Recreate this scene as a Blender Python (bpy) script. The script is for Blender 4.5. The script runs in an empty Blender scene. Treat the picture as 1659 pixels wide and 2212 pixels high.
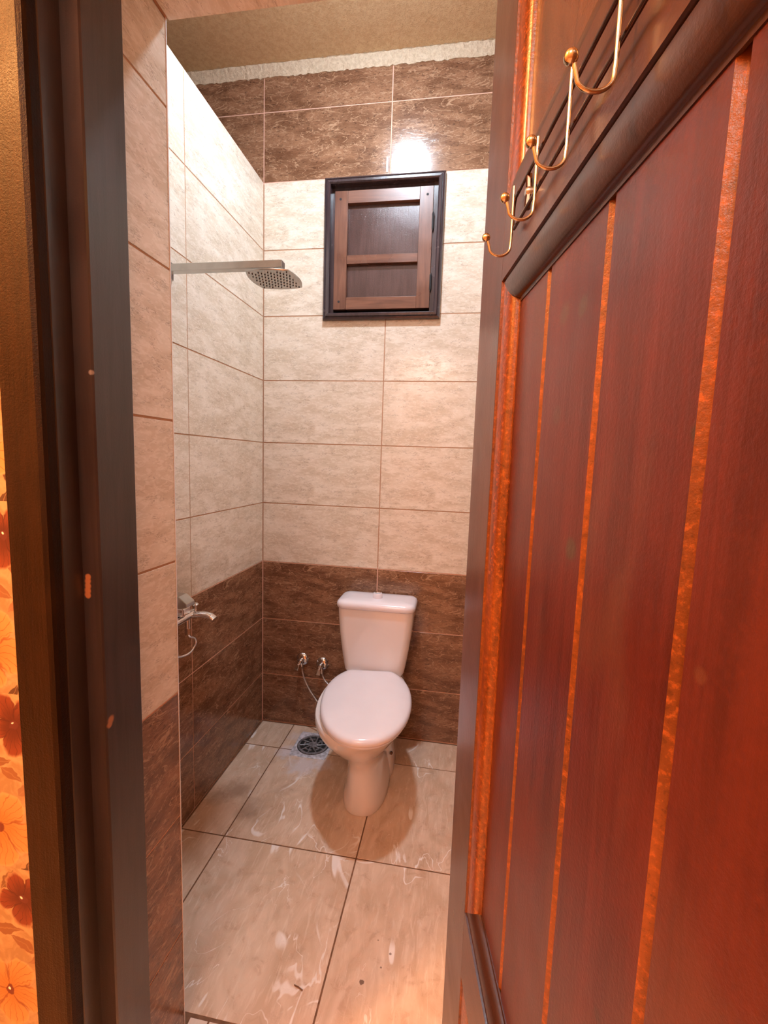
import bpy, bmesh, math, random
from mathutils import Matrix, Vector
from math import sin, cos, pi, radians, sqrt, atan2
random.seed(7)

# ------------------------------------------------------------------ camera, world, lights, exposure
SC = bpy.context.scene
COL = SC.collection
RES_X, RES_Y = 1659, 2212
YAW, PITCH, ROLL, FPX = 0.1568, -0.1130, -0.0329, 986.73
CAM = Vector((0.9616, -2.1681, 1.3976))

def cam_matrix(a, b, c, pos):
    Rz = Matrix.Rotation(a, 3, 'Z'); Rx = Matrix.Rotation(b, 3, 'X'); Ry = Matrix.Rotation(c, 3, 'Y')
    R = Rz @ Rx @ Ry                      # columns: right, forward, up
    r, f, u = R.col[0], R.col[1], R.col[2]
    M = Matrix(((r.x, u.x, -f.x, pos.x), (r.y, u.y, -f.y, pos.y), (r.z, u.z, -f.z, pos.z), (0, 0, 0, 1)))
    return M
cam_d = bpy.data.cameras.new('camera')
cam = bpy.data.objects.new('camera', cam_d); COL.objects.link(cam)
cam.matrix_world = cam_matrix(YAW, PITCH, ROLL, CAM)
cam_d.sensor_fit = 'HORIZONTAL'; cam_d.sensor_width = 36.0
cam_d.lens = FPX / RES_X * 36.0
cam_d.clip_start = 0.01; cam_d.clip_end = 50
SC.camera = cam

world = bpy.data.worlds.new('world'); SC.world = world; world.use_nodes = True
world.node_tree.nodes['Background'].inputs['Color'].default_value = (1.0, 0.72, 0.5, 1)
world.node_tree.nodes['Background'].inputs['Strength'].default_value = 0.12

WHITE_LAMP = (0.74, 0.86, 1.0)        # ceiling light in the bathroom
WHITE_STRENGTH = 650.0
WARM_LAMP = (1.0, 0.46, 0.15)         # bulb in the outer room
WARM_POWER = 230.0
FILL_TINT = (1.0, 0.90, 0.82)  # unseen fill light, added to lift the lower bathroom
FILL_POWER = 46.0
WARM_POS = (-0.56, -2.42, 2.85)
SC.view_settings.view_transform = 'Standard'
SC.view_settings.look = 'None'
SC.view_settings.exposure = 0.20
SC.view_settings.gamma = 1.0
SC.view_settings.use_curve_mapping = False
SC.cycles.max_bounces = 10
SC.cycles.diffuse_bounces = 6
SC.cycles.glossy_bounces = 5
SC.cycles.sample_clamp_indirect = 6.0
SC.cycles.caustics_reflective = False
SC.cycles.caustics_refractive = False

ld = bpy.data.lights.new('room_bulb_light', 'POINT')
ld.energy = WARM_POWER; ld.color = WARM_LAMP; ld.shadow_soft_size = 0.10
lo = bpy.data.objects.new('room_bulb_light', ld); COL.objects.link(lo); lo.location = WARM_POS
ld2 = bpy.data.lights.new('added_fill_light', 'POINT')      # added fill light behind the viewer, no bulb is known there
ld2.energy = FILL_POWER; ld2.color = FILL_TINT; ld2.shadow_soft_size = 0.25
lo2 = bpy.data.objects.new('added_fill_light', ld2); COL.objects.link(lo2); lo2.location = (0.55, -3.35, 2.70)

# ------------------------------------------------------------------ measured geometry (metres)
B0 = 0.265            # first wall joint above the floor
H = 0.300             # wall tile height
W = 0.596             # wall tile width
ZT = 3.116            # top of the wall tiles
ZC = 3.158            # ceiling
ZP = B0 + 8 * H       # top of the shower partition
XR = 1.38             # right wall
XL = -1.25            # far left of the space behind the partition
RX0, RX1 = 0.367, 1.022   # reveals of the doorway
YI, YO = -1.275, -1.545   # inner / outer face of the front wall
ZL = 2.222            # lintel
ZX = 3.10             # outer room ceiling

# ------------------------------------------------------------------ node helpers
class NT:
    def __init__(s, name):
        s.m = bpy.data.materials.new(name); s.m.use_nodes = True
        s.t = s.m.node_tree; s.n = s.t.nodes; s.l = s.t.links
        s.b = s.n['Principled BSDF']
    def inp(s, sock, v):
        if isinstance(v, bpy.types.NodeSocket): s.l.new(v, sock)
        elif v is not None: sock.default_value = v
    def node(s, typ, **k):
        nd = s.n.new(typ)
        for a, b in k.items(): setattr(nd, a, b)
        return nd
    def math(s, op, a, b=None, c=None, clamp=False):
        nd = s.node('ShaderNodeMath', operation=op, use_clamp=clamp)
        s.inp(nd.inputs[0], a)
        if b is not None: s.inp(nd.inputs[1], b)
        if c is not None: s.inp(nd.inputs[2], c)
        return nd.outputs[0]
    def vmath(s, op, a, b=None, scale=None):
        nd = s.node('ShaderNodeVectorMath', operation=op)
        s.inp(nd.inputs[0], a)
        if b is not None: s.inp(nd.inputs[1], b)
        if scale is not None: s.inp(nd.inputs['Scale'], scale)
        return nd.outputs['Value'] if op in ('LENGTH', 'DISTANCE', 'DOT_PRODUCT') else nd.outputs['Vector']
    def coord(s, kind='Object'):
        return s.node('ShaderNodeTexCoord').outputs[kind]
    def pos(s):
        return s.node('ShaderNodeNewGeometry').outputs['Position']
    def rnd(s):
        return s.node('ShaderNodeObjectInfo').outputs['Random']
    def noise(s, v, scale=5, detail=3, rough=.5, dist=0, out='Fac'):
        nd = s.node('ShaderNodeTexNoise')
        s.inp(nd.inputs['Vector'], v); s.inp(nd.inputs['Scale'], scale)
        nd.inputs['Detail'].default_value = detail; nd.inputs['Roughness'].default_value = rough
        nd.inputs['Distortion'].default_value = dist
        return nd.outputs[out]
    def smooth(s, v, a, b, lo=0., hi=1.):
        nd = s.node('ShaderNodeMapRange', interpolation_type='SMOOTHSTEP')
        s.inp(nd.inputs[0], v)
        for i, x in enumerate((a, b, lo, hi)): s.inp(nd.inputs[i + 1], x)
        return nd.outputs[0]
    def mix(s, f, a, b):
        nd = s.node('ShaderNodeMix', data_type='RGBA')
        s.inp(nd.inputs[0], f)
        for i, x in ((6, a), (7, b)):
            if isinstance(x, tuple) and len(x) == 3: x = x + (1,)
            s.inp(nd.inputs[i], x)
        return nd.outputs[2]
    def bump(s, h, strength=.3, dist=.002):
        nd = s.node('ShaderNodeBump')
        s.inp(nd.inputs['Height'], h); nd.inputs['Strength'].default_value = strength
        nd.inputs['Distance'].default_value = dist
        s.l.new(nd.outputs[0], s.b.inputs['Normal'])
    def ridge(s, v, a, w):     # thin line where v crosses a
        d = s.math('ABSOLUTE', s.math('SUBTRACT', v, a))
        return s.smooth(d, 0, w, 1, 0)
    def blob(s, c, r, p=None, soft=.4, wob=.5, sc=60):
        p = p or s.pos()
        d = s.vmath('DISTANCE', p, c)
        n = s.noise(p, sc, 3, .6)
        d = s.math('MULTIPLY_ADD', s.math('SUBTRACT', n, .5), r * wob * 2, d)
        return s.smooth(d, r * (1 - soft), r, 1, 0)
    def set(s, color=None, rough=.5, metal=0, coat=0, spec=None, **k):
        if color is not None:
            if isinstance(color, tuple) and len(color) == 3: color = color + (1,)
            s.inp(s.b.inputs['Base Color'], color)
        s.inp(s.b.inputs['Roughness'], rough); s.b.inputs['Metallic'].default_value = metal
        s.b.inputs['Coat Weight'].default_value = coat
        if coat: s.b.inputs['Coat Roughness'].default_value = k.get('coat_rough', .1)
        if spec is not None: s.b.inputs['Specular IOR Level'].default_value = spec
        return s.m

def plain(name, color, rough=.5, metal=0, coat=0, spec=None, var=.06, sc=30, bump=0):
    t = NT(name); v = t.noise(t.coord(), sc, 3)
    f = t.smooth(v, .3, .7)
    c1 = tuple(min(1, c * (1 - var)) for c in color); c2 = tuple(min(1, c * (1 + var)) for c in color)
    m = t.set(t.mix(f, c1, c2), rough, metal, coat, spec)
    if bump: t.bump(v, bump, .001)
    return m

# travertine style wall tiles; tile local x runs along the grain, y up the wall
def tile_coord(t, steps=3.0):
    o = t.coord()
    r = t.math('MULTIPLY', t.math('FLOOR', t.math('MULTIPLY', t.rnd(), steps)), 3.7)
    cb = t.node('ShaderNodeCombineXYZ'); t.inp(cb.inputs[0], r); t.inp(cb.inputs[1], r); t.inp(cb.inputs[2], r)
    return t.vmath('ADD', o, cb.outputs[0])

def mat_cream():
    t = NT('cream_travertine_tile'); o = tile_coord(t)
    s1 = t.vmath('MULTIPLY', o, (1.0, 2.6, 1.0))
    fine = t.noise(s1, 46, 5, .62, 1.0)
    broad = t.noise(s1, 7, 3, .5, .6)
    streak = t.ridge(t.noise(t.vmath('MULTIPLY', o, (1.0, 3.2, 1.0)), 42, 4, .62, 1.0), .5, .040)
    gate = t.smooth(t.noise(s1, 17, 4, .65), .50, .60)
    dark = t.math('MULTIPLY', streak, gate)
    pits = t.smooth(fine, .66, .74)
    c = t.mix(t.smooth(broad, .35, .66), (.62, .535, .42), (.74, .67, .565))
    c = t.mix(t.math('MULTIPLY', t.smooth(fine, .52, .40), .42), c, (.85, .80, .72))
    c = t.mix(t.math('MULTIPLY', dark, .62), c, (.27, .20, .14))
    c = t.mix(t.math('MULTIPLY', pits, .5), c, (.36, .27, .19))
    h = t.math('SUBTRACT', t.math('MULTIPLY', fine, .25), t.math('MULTIPLY', dark, .5))
    m = t.set(c, .17, spec=.5); t.bump(h, .10, .002); return m

def mat_brown():
    t = NT('brown_travertine_tile'); o = tile_coord(t)
    s1 = t.vmath('MULTIPLY', o, (1.0, 2.8, 1.0))
    fine = t.noise(s1, 55, 5, .65, 1.0)
    broad = t.noise(s1, 6, 3, .5, .8)
    v1 = t.ridge(t.noise(t.vmath('MULTIPLY', o, (1.0, 3.0, 1.0)), 8, 4, .55, .9), .5, .015)
    v2 = t.ridge(t.noise(t.vmath('MULTIPLY', o, (1.0, 2.4, 1.0)), 19, 4, .6, 1.6), .46, .016)
    gate = t.smooth(t.noise(s1, 9, 3, .6), .46, .60)
    vein = t.math('MAXIMUM', v1, t.math('MULTIPLY', v2, gate))
    specks = t.math('MULTIPLY', t.smooth(fine, .55, .66), t.smooth(broad, .40, .6, .25, 1.))
    c = t.mix(t.smooth(broad, .32, .68), (.145, .066, .034), (.270, .140, .078))
    c = t.mix(t.math('MULTIPLY', t.smooth(fine, .45, .34), .75), c, (.045, .021, .013))
    c = t.mix(t.math('MULTIPLY', specks, .75), c, (.40, .25, .16))
    c = t.mix(t.math('MULTIPLY', vein, .75), c, (.46, .29, .18))
    m = t.set(c, .17, spec=.5)
    t.bump(t.math('ADD', t.math('MULTIPLY', fine, .3), t.math('MULTIPLY', vein, .2)), .10, .002); return m

def mat_floor(name='beige_marble_floor_tile', pale=0.):
    t = NT(name); o = tile_coord(t, 4.0); P = t.pos()
    s1 = t.vmath('MULTIPLY', o, (2.2, 1.0, 1.0))
    n1 = t.noise(s1, 5, 4, .55, 1.0)
    n2 = t.noise(o, 26, 5, .62, .6)
    dry = t.noise(t.vmath('MULTIPLY', o, (9.0, 1.5, 1.0)), 9, 4, .6, .8)
    c = t.mix(t.smooth(n1, .3, .7), (.61, .44, .31), (.76, .58, .44))
    c = t.mix(t.math('MULTIPLY', t.smooth(n2, .50, .70), .5), c, (.46, .28, .17))
    c = t.mix(t.math('MULTIPLY', t.smooth(dry, .50, .72), .5), c, (.84, .70, .57))
    vn = t.noise(t.vmath('MULTIPLY', o, (1.6, .9, 1.0)), 2.3, 3, .45, 1.0)
    wide = t.smooth(t.noise(o, 9, 2, .5), .42, .68, .003, .024)
    d = t.math('ABSOLUTE', t.math('SUBTRACT', vn, .53))
    vein = t.smooth(t.math('DIVIDE', d, wide), .3, 1.0, 1, 0)
    gate = t.smooth(t.noise(o, 4.5, 2, .5), .46, .58)
    vein = t.math('MULTIPLY', vein, gate)
    edge = t.smooth(t.math('ABSOLUTE', t.math('SUBTRACT', vn, .562)), 0, .012, 1, 0)
    c = t.mix(t.math('MULTIPLY', t.math('MULTIPLY', edge, gate), .35), c, (.46, .28, .17))
    c = t.mix(t.math('MULTIPLY', vein, .9), c, (.93, .87, .82))
    vb = t.noise(t.vmath('ADD', t.vmath('MULTIPLY', o, (2.0, 1.1, 1.0)), (4.1, 2.3, 7.7)), 3.1, 4, .5, 1.4)
    wb2 = t.smooth(t.noise(o, 11, 2, .5), .40, .66, .002, .014)
    vein2 = t.smooth(t.math('DIVIDE', t.math('ABSOLUTE', t.math('SUBTRACT', vb, .47)), wb2), .3, 1.0, 1, 0)
    gate2 = t.smooth(t.noise(t.vmath('ADD', o, (1.7, 9.1, 3.3)), 5.0, 2, .5), .47, .56)
    c = t.mix(t.math('MULTIPLY', t.math('MULTIPLY', vein2, gate2), .75), c, (.92, .85, .79))
    if pale: c = t.mix(pale, c, (.84, .76, .70))
    # dirt and limescale that belong to this floor
    for ctr, r, a in (((.115, -.50, 0), .085, .55), ((.215, -.60, 0), .085, .5), ((.06, -.56, 0), .06, .35), ((.30, -.47, 0), .05, .2)):
        c = t.mix(t.math('MULTIPLY', t.blob(ctr, r, P, .8, .5, 18), a), c, (.25, .15, .095))
    for ctr, r, a in (((.775, -1.105, 0), .0075, .9), ((.84, -1.02, 0), .004, .7), ((.82, -1.06, 0), .003, .7), ((.80, -.99, 0), .003, .6)):
        c = t.mix(t.math('MULTIPLY', t.blob(ctr, r, P, .4, .7, 120), a), c, (.16, .085, .05))
    for ctr, r, a in (((.23, -.22, 0), .07, .75), ((.33, -.30, 0), .095, .7), ((.42, -.28, 0), .06, .6), ((.22, -.10, 0), .05, .4)):
        c = t.mix(t.math('MULTIPLY', t.blob(ctr, r, P, .7, .7, 26), a), c, (.72, .68, .72))
    m = t.set(c, t.smooth(n2, .3, .8, .20, .34), spec=.5); t.bump(t.math('ADD', n2, t.math('MULTIPLY', dry, .6)), .10, .002); return m

def mat_plaster(name, a, b, sc=55, st=.9):
    t = NT(name); o = t.pos()
    n = t.noise(o, sc, 6, .75, .3); n2 = t.noise(o, 170, 4, .7)
    c = t.mix(t.smooth(n, .38, .62), a, b)
    c = t.mix(t.math('MULTIPLY', t.smooth(n2, .58, .72), .6), c, tuple(x * .5 for x in a))
    m = t.set(c, .9, spec=.2); t.bump(t.math('ADD', n, t.math('MULTIPLY', n2, .7)), st, .008); return m

def mat_wood(name, a, b, c3=None, axis='z', rough=.3, coat=.3, sc=1.0, patches=0., spots=(), bump=.25, mottle=0., spec=.5):
    t = NT(name); o = t.coord()
    st = {'z': (1, 1, .07), 'x': (.07, 1, 1), 'y': (1, .07, 1)}[axis]
    r = t.math('MULTIPLY', t.rnd(), 9.0)
    cb = t.node('ShaderNodeCombineXYZ'); 
    for i in range(3): t.inp(cb.inputs[i], r)
    oo = t.vmath('ADD', o, cb.outputs[0])
    g = t.noise(t.vmath('MULTIPLY', oo, st), 60 * sc, 5, .6, .8)
    g2 = t.noise(t.vmath('MULTIPLY', oo, st), 240 * sc, 3, .6)
    big = t.noise(oo, 6, 3, .5, .4)
    f = t.math('ADD', t.math('MULTIPLY', t.smooth(g, .3, .7), .65), t.math('MULTIPLY', t.smooth(big, .3, .7), .35))
    c = t.mix(f, a, b)
    if c3:
        pt = t.smooth(t.noise(t.vmath('MULTIPLY', oo, (1, 1, .25)), 9, 3, .55, .5), .52, .68)
        c = t.mix(t.math('MULTIPLY', pt, patches), c, c3)
    if mottle:
        mt = t.noise(oo, 190, 4, .7)
        c = t.mix(t.math('MULTIPLY', t.smooth(mt, .50, .68), mottle), c, tuple(min(1, x * 2.1) for x in b))
        c = t.mix(t.math('MULTIPLY', t.smooth(mt, .44, .34), mottle), c, tuple(x * .4 for x in a))
    for ctr, rad, amt, colr in spots:
        c = t.mix(t.math('MULTIPLY', t.blob(ctr, rad, o, .5, .30, 40), amt), c, colr)
    fin = t.noise(o, 320, 3, .7)
    m = t.set(c, t.smooth(big, .3, .7, rough * .8, rough * 1.2), coat=coat, spec=spec, coat_rough=.18)
    t.bump(t.math('ADD', t.math('MULTIPLY', g2, .6), t.math('MULTIPLY', fin, .8)), bump, .0012); return m

def mat_wallpaper():
    t = NT('floral_wallpaper'); P = t.pos()
    sp = t.node('ShaderNodeSeparateXYZ'); t.l.new(P, sp.inputs[0])
    PER = .325; PX = .36
    x = t.math('WRAP', sp.outputs[0], .40, .40 - PX)
    z = t.math('WRAP', sp.outputs[2], .988, .988 - PER)
    cb = t.node('ShaderNodeCombineXYZ'); t.inp(cb.inputs[0], x); t.inp(cb.inputs[1], z)
    wob = t.noise(P, 22, 3, .6, out='Color')
    q = t.vmath('ADD', cb.outputs[0], t.vmath('SCALE', t.vmath('SUBTRACT', wob, (.5, .5, .5)), scale=.030))
    n = t.noise(q, 30, 4, .6, .8)
    c = t.mix(t.smooth(n, .35, .65), (.34, .22, .10), (.46, .33, .17))
    def local(cx, cz):
        v = t.vmath('SUBTRACT', q, (cx, cz, 0)); s = t.node('ShaderNodeSeparateXYZ'); t.l.new(v, s.inputs[0])
        return s.outputs[0], s.outputs[1], t.vmath('LENGTH', v)
    def leaf(cx, cz, ang, L, wd, col):
        nonlocal c
        X, Z, _ = local(cx, cz); ca, sa = cos(ang), sin(ang)
        u = t.math('ADD', t.math('MULTIPLY', X, ca), t.math('MULTIPLY', Z, sa))
        v = t.math('SUBTRACT', t.math('MULTIPLY', Z, ca), t.math('MULTIPLY', X, sa))
        un = t.math('DIVIDE', u, L); vn = t.math('DIVIDE', v, wd)
        k = t.math('ADD', t.math('POWER', t.math('ABSOLUTE', un), 1.4), t.math('ABSOLUTE', vn))
        mk = t.smooth(k, .86, 1.0, 1, 0)
        mid = t.math('MULTIPLY', t.smooth(t.math('ABSOLUTE', vn), 0, .12, 1, 0), mk)
        c = t.mix(mk, c, col); c = t.mix(t.math('MULTIPLY', mid, .7), c, (.34, .20, .09))
    def flower(cx, cz, R, petals, ph, a, b, line, eye, eyec):
        nonlocal c
        X, Z, r = local(cx, cz)
        th = t.math('ARCTAN2', Z, X)
        cs = t.math('ABSOLUTE', t.math('COSINE', t.math('MULTIPLY_ADD', th, petals / 2., ph)))
        rad = t.math('MULTIPLY_ADD', t.math('POWER', cs, .45), R * .48, R * .55)
        k = t.math('DIVIDE', r, rad)
        mk = t.smooth(k, .95, 1.0, 1, 0)
        ray = t.math('ABSOLUTE', t.math('SINE', t.math('MULTIPLY_ADD', th, petals * 2.6, t.math('MULTIPLY', r, 40))))
        pc = t.mix(t.smooth(k, .15, .95), a, b)
        pc = t.mix(t.math('MULTIPLY', t.smooth(ray, .25, .0), .75), pc, line)
        pc = t.mix(t.math('MULTIPLY', t.smooth(cs, .30, .05), .8), pc, line)
        pc = t.mix(t.smooth(k, .86, .98, 0, .5), pc, (.56, .40, .20))
        c = t.mix(mk, c, pc)
        c = t.mix(t.smooth(r, eye * .8, eye, 1, 0), c, eyec)
        c = t.mix(t.smooth(t.vmath('LENGTH', t.vmath('SUBTRACT', q, (cx - .002, cz + .003, 0))), eye * .22, eye * .36, 1, 0), c, (.95, .9, .75))
    dk = (.10, .05, .025)
    for L in ((.268, .700, 1.9, .040, .014, dk), (.246, .655, 1.2, .03, .010, dk), (.233, .840, 2.6, .026, .012, (.26, .12, .05)),
              (.262, .815, .5, .024, .011, (.30, .16, .08)), (.200, .862, .2, .035, .013, (.24, .11, .045)), (.270, .880, 2.8, .03, .012, (.25, .12, .05)),
              (.21, .965, 1.0, .026, .010, (.2, .1, .04)), (.24, .785, 2.2, .018, .011, dk), (.175, .64, .6, .04, .014, (.4, .2, .09)),
              (.12, .80, 1.0, .04, .016, dk), (.10, .90, 2.2, .04, .015, dk), (.15, .93, .3, .03, .012, (.4, .2, .08)), (.33, .78, 1.3, .04, .015, dk)):
        leaf(*L)
    flower(.200, .738, .074, 5, .5, (.44, .20, .05), (.52, .29, .10), (.24, .07, .02), .012, (.16, .04, .02))
    flower(.243, .931, .056, 5, 1.1, (.10, .022, .010), (.21, .05, .02), (.07, .016, .008), .010, (.12, .03, .02))
    flower(.085, .860, .055, 5, .2, (.38, .16, .05), (.50, .28, .10), (.24, .07, .02), .012, (.16, .04, .02))
    flower(.360, .900, .050, 5, .8, (.38, .16, .05), (.50, .28, .10), (.24, .07, .02), .012, (.16, .04, .02))
    m = t.set(c, .62, spec=.3); t.bump(t.noise(P, 300, 2), .1, .0006); return m

M = {}
REC0 = .015
M['cream'] = mat_cream(); M['brown'] = mat_brown(); M['floor'] = mat_floor(); M['floor_pale'] = mat_floor('pale_threshold_tile', .45)
def mat_grout():
    t = NT('wall_grout'); P = t.pos(); sp = t.node('ShaderNodeSeparateXYZ'); t.l.new(P, sp.inputs[0]); z = sp.outputs[2]
    pink = t.math('MAXIMUM', t.smooth(z, B0 + 2 * H + .004, B0 + 2 * H + .010, 1, 0), t.smooth(z, ZP - .010, ZP - .004))
    n = t.noise(P, 60, 3)
    c = t.mix(pink, (.50, .30, .19), (.74, .46, .35)); c = t.mix(t.smooth(n, .3, .7, 0, .25), c, (.35, .2, .13))
    return t.set(c, .85, spec=.2)
M['grout_wall'] = mat_grout(); M['grout_brown'] = M['grout_wall']
M['grout_floor'] = plain('brown_floor_grout', (.20, .105, .06), .9, spec=.2, var=.2, sc=60)
M['plaster'] = mat_plaster('tan_rough_plaster', (.80, .57, .33), (.90, .70, .44))
M['plaster_pale'] = mat_plaster('pale_rough_plaster', (.66, .54, .38), (.82, .71, .54), 80, .8)
M['trim'] = plain('white_plastic_trim', (.80, .76, .76), .25, var=.03)
M['warm_wall'] = plain('warm_plaster', (.62, .45, .30), .8, var=.08, sc=8)
M['porcelain'] = plain('white_porcelain', (.80, .75, .74), .10, coat=.5, var=.015, sc=8)
M['chrome'] = plain('polished_chrome', (.80, .80, .82), .12, metal=1, var=.03)
M['satin'] = plain('satin_steel', (.50, .51, .50), .28, metal=1, var=.06)
M['drain'] = plain('dull_drain_metal', (.20, .195, .21), .42, metal=.15, var=.5, sc=90, bump=.4)
M['drain_plate'] = plain('limed_drain_plate', (.60, .60, .66), .5, metal=.1, var=.3, sc=60, bump=.3)
M['black'] = plain('black_void', (.012, .010, .010), .7, var=.2)
M['hose'] = plain('braided_steel_hose', (.50, .47, .46), .35, metal=.7, var=.3, sc=400, bump=.8)
M['brass'] = plain('brass_wire', (.60, .50, .36), .16, metal=1, var=.08, sc=60)
M['bronze'] = plain('dark_bronze_wire', (.16, .085, .06), .25, metal=1, var=.15, sc=60)
M['nozzle'] = plain('dark_rubber_nozzle', (.035, .022, .018), .6, var=.1)
M['paper'] = mat_wallpaper()

def mat_lid():
    t = NT('white_plastic_lid'); P = t.pos(); n = t.noise(P, 8, 3)
    c = t.mix(t.smooth(n, .3, .7), (.80, .77, .83), (.83, .80, .86))
    for ctr, r, a in (((.575, -.535, .44), .009, .5), ((.605, -.540, .44), .012, .3), ((.60, -.56, .44), .008, .22), ((.735, -.49, .44), .008, .25), ((.70, -.63, .44), .006, .25)):
        c = t.mix(t.math('MULTIPLY', t.blob(ctr, r, P, .7, 1.2, 110), a), c, (.40, .36, .36))
    return t.set(c, .22, coat=.25, spec=.5)
M['lid'] = mat_lid()

GREY = (.075, .058, .052); CHIP = (.50, .19, .07)
M['frame'] = mat_wood('dark_varnished_frame', (.026, .018, .016), (.046, .032, .030), rough=.36, coat=.35, bump=.22,
    spots=(((.3625, -1.5115, 1.188), .0065, 1, CHIP), ((.362, -1.5115, 1.181), .0075, 1, CHIP), ((.362, -1.5115, 1.173), .0075, 1, CHIP), ((.3615, -1.5115, 1.165), .0075, 1, CHIP), ((.361, -1.5115, 1.157), .007, 1, CHIP), ((.382, -1.500, .932), .011, 1, (.40, .17, .07)), ((.385, -1.503, .925), .008, 1, (.40, .17, .07)),
           ((.382, -1.51, 1.52), .005, 1, (.3, .25, .22))))
M['casing'] = mat_wood('brown_varnished_casing', (.010, .0038, .001), (.026, .010, .0025), rough=.42, coat=.0, spec=.14, bump=.8)
M['door_stile'] = mat_wood('door_frame_mahogany', (.036, .012, .009), (.060, .023, .018), rough=.34, coat=.25, bump=.3, c3=(.085, .050, .042), patches=.6)
M['door_rail'] = mat_wood('door_rail_mahogany', (.036, .012, .009), (.060, .023, .018), axis='x', rough=.34, coat=.25, bump=.3, c3=(.085, .050, .042), patches=.6)
SP = (.060, .045, .040)
M['door_board'] = mat_wood('door_board_mahogany', (.038, .0055, .0032), (.078, .0135, .0090), rough=.36, coat=.2, bump=.30, c3=(.085, .038, .034), patches=.55, mottle=.10,
    spots=((( .317, REC0, 1.335), .0115, .75, (.045, .038, .030)), ((.305, REC0, 1.515), .010, .6, (.05, .042, .034)), ((.444, REC0, 1.415), .0065, .85, (.035, .022, .016)),
           ((.27, REC0, 1.52), .012, .45, (.06, .05, .042)), ((.27, REC0, 1.44), .010, .35, (.05, .04, .034)), ((.41, REC0, 1.06), .005, .7, (.02, .008, .006)), ((.463, REC0, 1.307), .005, .5, (.09, .035, .02))))
M['door_gold'] = mat_wood('golden_brown_panel', (.045, .016, .006), (.12, .048, .018), rough=.28, coat=.5, bump=.5)
M['door_orange'] = mat_wood('lamplit_worn_varnish', (.075, .018, .003), (.17, .046, .008), rough=.28, coat=.4, bump=.4, mottle=.55)  # warm lamplight painted into the moulding colour; the mottle is worn varnish
M['door_groove'] = mat_wood('orange_lamplit_groove', (.085, .020, .003), (.18, .046, .007), rough=.34, coat=.2, bump=.4, mottle=.5)  # orange of the groove sides is painted lamplight
M['door_dark'] = mat_wood('shaded_mahogany_moulding', (.020, .008, .006), (.040, .014, .010), axis='x', rough=.32, coat=.3)  # level mouldings: shade painted in as a darker copy
M['shutter'] = mat_wood('reddish_pine_shutter', (.095, .034, .020), (.22, .092, .052), rough=.32, coat=.25, bump=.2, c3=(.12, .05, .04), patches=.5)
M['shutter_x'] = mat_wood('reddish_pine_shutter_rail', (.095, .034, .020), (.22, .092, .052), axis='x', rough=.32, coat=.25, bump=.2)
M['shutter_panel'] = mat_wood('dark_shutter_panel', (.050, .026, .024), (.085, .046, .042), rough=.16, coat=.5, bump=.5, mottle=.12)
M['win_frame'] = mat_wood('dark_window_frame', (.028, .018, .021), (.055, .036, .042), rough=.24, coat=.5, bump=.3)

# ------------------------------------------------------------------ mesh helpers
def link(name, me, mats, parent=None, matrix=None):
    o = bpy.data.objects.new(name, me); COL.objects.link(o)
    if mats is not None and not me.materials:
        for mm in (mats if isinstance(mats, (list, tuple)) else [mats]): me.materials.append(mm)
    if matrix is not None: o.matrix_world = matrix
    if parent is not None:
        o.parent = parent
        if matrix is None: o.matrix_parent_inverse = Matrix()
    return o

def obj(name, bm, mat, parent=None, loc=None, smooth=False, bevel=0, seg=2, label=None):
    bmesh.ops.recalc_face_normals(bm, faces=bm.faces)
    if smooth:
        for f in bm.faces: f.smooth = True
    me = bpy.data.meshes.new(name); bm.to_mesh(me); bm.free()
    o = link(name, me, mat, parent)
    if loc is not None: o.location = loc
    if smooth:
        try: me.set_sharp_from_angle(angle=radians(40))
        except Exception: pass
    if bevel:
        md = o.modifiers.new('bevel', 'BEVEL'); md.width = bevel; md.segments = seg; md.limit_method = 'ANGLE'
        md.angle_limit = radians(35)
    if label: o['label'] = label
    return o

def empty(name, loc=(0, 0, 0), rz=0, label=None, cat=None, group=None, kind=None):
    o = bpy.data.objects.new(name, None); COL.objects.link(o); o.location = loc; o.rotation_euler = (0, 0, rz)
    o.empty_display_size = .05
    tag(o, label, cat, group, kind); return o

def tag(o, label=None, cat=None, group=None, kind=None):
    if label: o['label'] = label
    if cat: o['category'] = cat
    if group: o['group'] = group
    if kind: o['kind'] = kind
    return o

def box(bm, x0, x1, y0, y1, z0, z1):
    vs = [bm.verts.new((x, y, z)) for z in (z0, z1) for y in (y0, y1) for x in (x0, x1)]
    for f in ((0, 2, 3, 1), (4, 5, 7, 6), (0, 1, 5, 4), (2, 6, 7, 3), (0, 4, 6, 2), (1, 3, 7, 5)):
        bm.faces.new([vs[i] for i in f])
    return vs

def BM(): return bmesh.new()

def loft(bm, rings, cap0=True, cap1=True, closed=True):
    R = [[bm.verts.new(p) for p in ring] for ring in rings]
    n = len(R[0])
    for a, b in zip(R, R[1:]):
        for i in range(n if closed else n - 1):
            j = (i + 1) % n
            bm.faces.new((a[i], a[j], b[j], b[i]))
    if cap0: bm.faces.new(list(reversed(R[0])))
    if cap1: bm.faces.new(R[-1])
    return R

def frames(path):
    pts = [Vector(p) for p in path]; out = []
    up = Vector((0, 0, 1))
    t0 = (pts[1] - pts[0]).normalized()
    if abs(t0.dot(up)) > .95: up = Vector((1, 0, 0))
    nrm = (up - t0 * up.dot(t0)).normalized()
    for i, p in enumerate(pts):
        if i == 0: t = pts[1] - pts[0]
        elif i == len(pts) - 1: t = pts[-1] - pts[-2]
        else: t = (pts[i + 1] - pts[i]).normalized() + (pts[i] - pts[i - 1]).normalized()
        t.normalize(); nrm = (nrm - t * nrm.dot(t)).normalized()
        out.append((p, nrm.copy(), t.cross(nrm)))
    return out

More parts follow.
